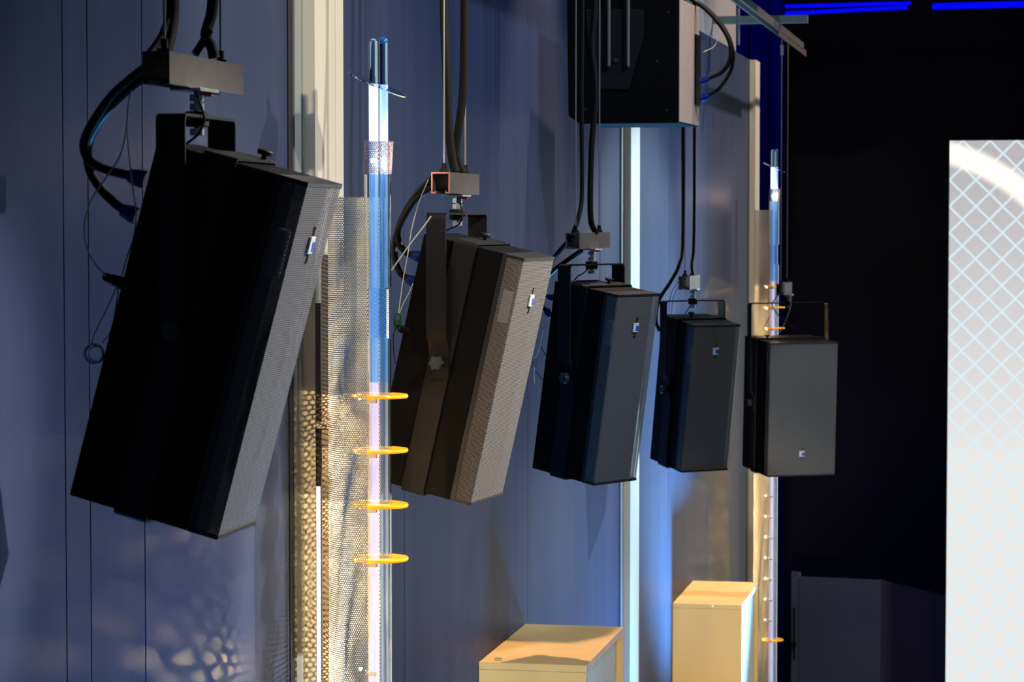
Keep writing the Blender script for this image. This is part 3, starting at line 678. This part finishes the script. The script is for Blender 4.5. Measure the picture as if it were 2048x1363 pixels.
# ------------------------------------------------------------------ stage end
SY = 17.3
x0 = at(1897, 600, SY).x; z0 = at(1897, 281, SY).z
bm = NB(); uvl = bm.loops.layers.uv['UVMap']
vs = [bm.verts.new(p) for p in ((0, 0, -4.2), (5.6, 0, -4.2), (5.6, 0, 0), (0, 0, 0))]
f = bm.faces.new(vs)
for lp, q in zip(f.loops, ((0, -4.2), (5.6, -4.2), (5.6, 0), (0, 0))): lp[uvl].uv = q
root = thing('projection_screen', 'bright white screen with pale blue diamond lattice at the right edge', 'screen', (x0, SY, z0))
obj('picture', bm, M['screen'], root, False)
bm = NB(); add_box(bm, (0.0, .002, -4.2), (5.6, .03, 0)); obj('backing', bm, M['flat'], root)
bm = NB()
for x in (.3, 5.3): add_box(bm, (x-.03, .03, FZ-z0), (x+.03, .09, -.1))
obj('stand', bm, M['bracket'], root)

# curtain lit blue
bm = NB(); prof = []
for k in range(140):
    t_ = k/139; prof.append((-2.3+t_*.885, 16+.035*math.sin(t_*54)+.012*math.sin(t_*131)))
add_sheet(bm, prof, FZ+.02, 2.6, nz=1)
bmesh.ops.solidify(bm, geom=bm.faces[:], thickness=.004)
cu = obj('stage_curtain', bm, M['curtain']); tag(cu, 'deep blue stage curtain behind the far tube lamp', 'curtain')
# door-like panels at lower right; a shadow edge is shaped into their sloping top
a = at(1583, 1142, 18.9); b = at(1760, 1160, 18.3); c = at(1897, 1192, 17.75)
root = thing('shadow_edge_panel', 'dark slate panel low left of the bright screen, its top a modelled shadow edge', 'panel', (a.x, a.y, FZ))
def flatpanel(nm, A, B, mat, zt0, zt1, th=.03, lift=.0):
    bm = NB(); dirv = Vector((B.x-A.x, B.y-A.y, 0)); nrm = Vector((dirv.y, -dirv.x, 0)).normalized()
    P = [(A, zt0), (B, zt1)]; vs = []
    for (p, z) in P:
        for zz in (lift, z-FZ):
            for s in (0, 1): vs.append(bm.verts.new((p.x-a.x+nrm.x*s*-th, p.y-a.y+nrm.y*s*-th, zz)))
    A0, A1, A2, A3, B0, B1, B2, B3 = vs
    for q in ((A0, A2, B2, B0), (A1, B1, B3, A3), (A0, A1, A3, A2), (B0, B2, B3, B1), (A2, A3, B3, B2), (A0, B0, B1, A1)): bm.faces.new(q)
    return obj(nm, bm, mat, root)
zt = a.z
e1 = at(1596, 1142, 18.86); e2 = at(1598, 1142, 18.85)
flatpanel('frame_post', a, e1, M['flat'], zt, zt)
flatpanel('board', e2, b, M['flat'], zt-.03, b.z)
flatpanel('side_board', b+Vector((.004, 0, 0)), c, M['flat2'], b.z, c.z)
bm = NB(); q0 = at(1588, 1215, 18.84)-Vector((a.x, a.y, FZ)); q1 = at(1588, 1318, 18.84)-Vector((a.x, a.y, FZ)); add_cyl(bm, q1, q0, .008, n=10); add_cyl(bm, q0+(q1-q0)*.7+Vector((0, -.02, 0)), q0+(q1-q0)*.7, .02, n=12)
obj('bolt_latch', bm, M['bracket'], root)

# blue light tubes up at the back
for lab, (x0_, y0_), (x1_, y1_), r_ in (
    ('upper of two long blue light tubes at the top, above the rail end', (1561, 13), (1822, 6), .012),
    ('lower of two long blue light tubes at the top, above the rail end', (1567, 27), (1815, 15), .013),
    ('blue light tube at the top right corner above the bright screen', (1865, 13), (2100, 7), .022)):
    A_, B_ = at(x0_, y0_, 18.5), at(x1_, y1_, 18.5)
    root = thing('light_tube', lab, 'lamp', A_, 0, 'blue light tubes under the dark ceiling')
    bm = NB(); add_cyl(bm, Vector((0, 0, 0)), B_-A_, r_, n=12); obj('glowing_tube', bm, M['bluelight'], root)
    bm = NB(); add_box(bm, (0, .015, -.012), ((B_-A_).x, .045, .03)); obj('housing', bm, M['bracket'], root)
    bm = NB()
    for q in (.08, .92): add_cyl(bm, (B_-A_)*q+Vector((0, .03, .02)), (B_-A_)*q+Vector((0, .03, 3.0-A_.z-.01)), .008, n=8)
    obj('hanger', bm, M['bracket'], root)

# ------------------------------------------------------------------ lights
def look(o, tgt):
    d = Vector(tgt)-o.location; o.rotation_euler = d.to_track_quat('-Z', 'Y').to_euler()
def area(name, loc, tgt, size, power, colr, sy=None):
    l = bpy.data.lights.new(name, 'AREA'); l.energy = power; l.color = colr; l.size = size
    if sy: l.shape = 'RECTANGLE'; l.size_y = sy
    o = bpy.data.objects.new(name, l); col.objects.link(o); o.location = loc; look(o, tgt); return o
def spot(name, loc, tgt, ang, power, colr, blend=.3, soft=.04):
    l = bpy.data.lights.new(name, 'SPOT'); l.energy = power; l.color = colr; l.spot_size = math.radians(ang); l.spot_blend = blend; l.shadow_soft_size = soft
    o = bpy.data.objects.new(name, l); col.objects.link(o); o.location = loc; look(o, tgt); return o
spot('key_spot', (2.5, 6.6, 2.6), (-1.1, 4.5, -.25), 30, 560, (1, .92, .84), .6, .05)
spot('nearest_speaker_spot', (2.5, 6.6, 2.6), (-.96, 3.18, -.20), 9.5, 2000, (1, .93, .87), .5, .04)
spot('second_speaker_spot', (2.5, 6.6, 2.6), (-.94, 4.93, -.31), 9.5, 2000, (1, .93, .85), .5, .04)
spot('farthest_speaker_spot', (1.2, 6.0, -.9), (-.93, 11.7, -.85), 7.5, 420, (.74, .88, 1), .5, .04)
spot('stage_fill_spot', (1.5, 13, 2.2), (-.5, 18.4, -3.2), 34, 330, (.9, .95, 1), .8, .1)
spot('side_spot', (2.8, 13.5, 1.6), (-1.3, 8.9, -.75), 21, 2300, (.78, .94, 1), .5, .06)
spot('front_spot', (.5, 3.5, 1.25), (-1.33, 4.85, -.05), 44, 190, (1, .86, .68), .5, .03)
spot('far_wall_spot', (.6, 12.6, 2.6), (-1.33, 12.3, -.6), 70, 420, (1, .80, .66), .6, .05)
area('house_light', (1.6, 6.5, 2.9), (-.9, 6.5, -.6), 1.6, 75, (1, .93, .88))
spot('blue_wash_far', (-.6, 10.2, -2.2), (-1.33, 10.0, -.5), 84, 900, (.22, .64, 1), .9, .1)
spot('blue_wash_mid', (-.95, 8.9, -2.5), (-1.33, 7.9, -.9), 80, 720, (.03, .42, 1), .9, .1)
spot('blue_wash_low', (-.9, 5.85, -2.4), (-1.33, 5.85, -1.2), 76, 110, (.03, .42, 1), .9, .1)
spot('blue_wash_near', (-1.04, 4.2, -1.9), (-1.33, 3.6, -.6), 90, 260, (.02, .42, 1), .9, .1)
spot('high_wall_spot', (1.2, 5.5, 2.9), (-1.33, 6.4, .35), 44, 330, (.72, .80, 1), .8, .08)
spot('scallop_spot', (-1.17, 9.75, 2.2), (-1.21, 9.8, -1), 17, 260, (.86, .80, 1), .12, .01)
spot('scallop_spot_far', (-1.17, 10.9, 2.2), (-1.21, 11.0, -1), 17, 260, (.86, .80, 1), .12, .01)
spot('box_spot', (-.7, 7.6, 2.4), (-1.15, 6.9, -1.1), 34, 500, (1, .66, .50), .5, .03)
spot('box_spot_far', (-.7, 10.9, 2.4), (-1.15, 10.5, -1.5), 30, 560, (1, .66, .50), .5, .03)
spot('box_side_spot', (-.3, 3.0, -1.35), (-1.15, 6.4, -1.45), 21, 250, (1, .84, .66), .5, .03)
spot('box_side_spot_far', (-.7, 7.0, -2.1), (-1.18, 10.15, -1.78), 22, 170, (1, .84, .66), .5, .03)
spot('curtain_spot', (-1.2, 14.8, 2.7), (-1.65, 16.0, .9), 60, 80, (.0, .01, 1), .6, .05)

w = bpy.data.worlds.new('World'); bpy.context.scene.world = w; w.use_nodes = True
w.node_tree.nodes['Background'].inputs[0].default_value = (.35, .42, .6, 1); w.node_tree.nodes['Background'].inputs[1].default_value = .05

# ------------------------------------------------------------------ camera
cam = bpy.data.cameras.new('Camera'); co = bpy.data.objects.new('Camera', cam); col.objects.link(co)
co.location = (0, 0, 0); co.rotation_euler = (PI/2-PITCH, 0, YAW)
cam.sensor_fit = 'HORIZONTAL'; cam.sensor_width = 36; cam.lens = F/2048*36; cam.clip_start = .05; cam.clip_end = 100
cam.dof.use_dof = True; cam.dof.focus_distance = 5.0; cam.dof.aperture_fstop = 18
sc = bpy.context.scene; sc.camera = co
for o in list(sc.objects):
    if o.parent is None: o.location.z += EYE
sc.view_settings.view_transform = 'Standard'; sc.view_settings.look = 'None'; sc.view_settings.exposure = 0; sc.view_settings.gamma = 1
sc.view_settings.use_curve_mapping = False
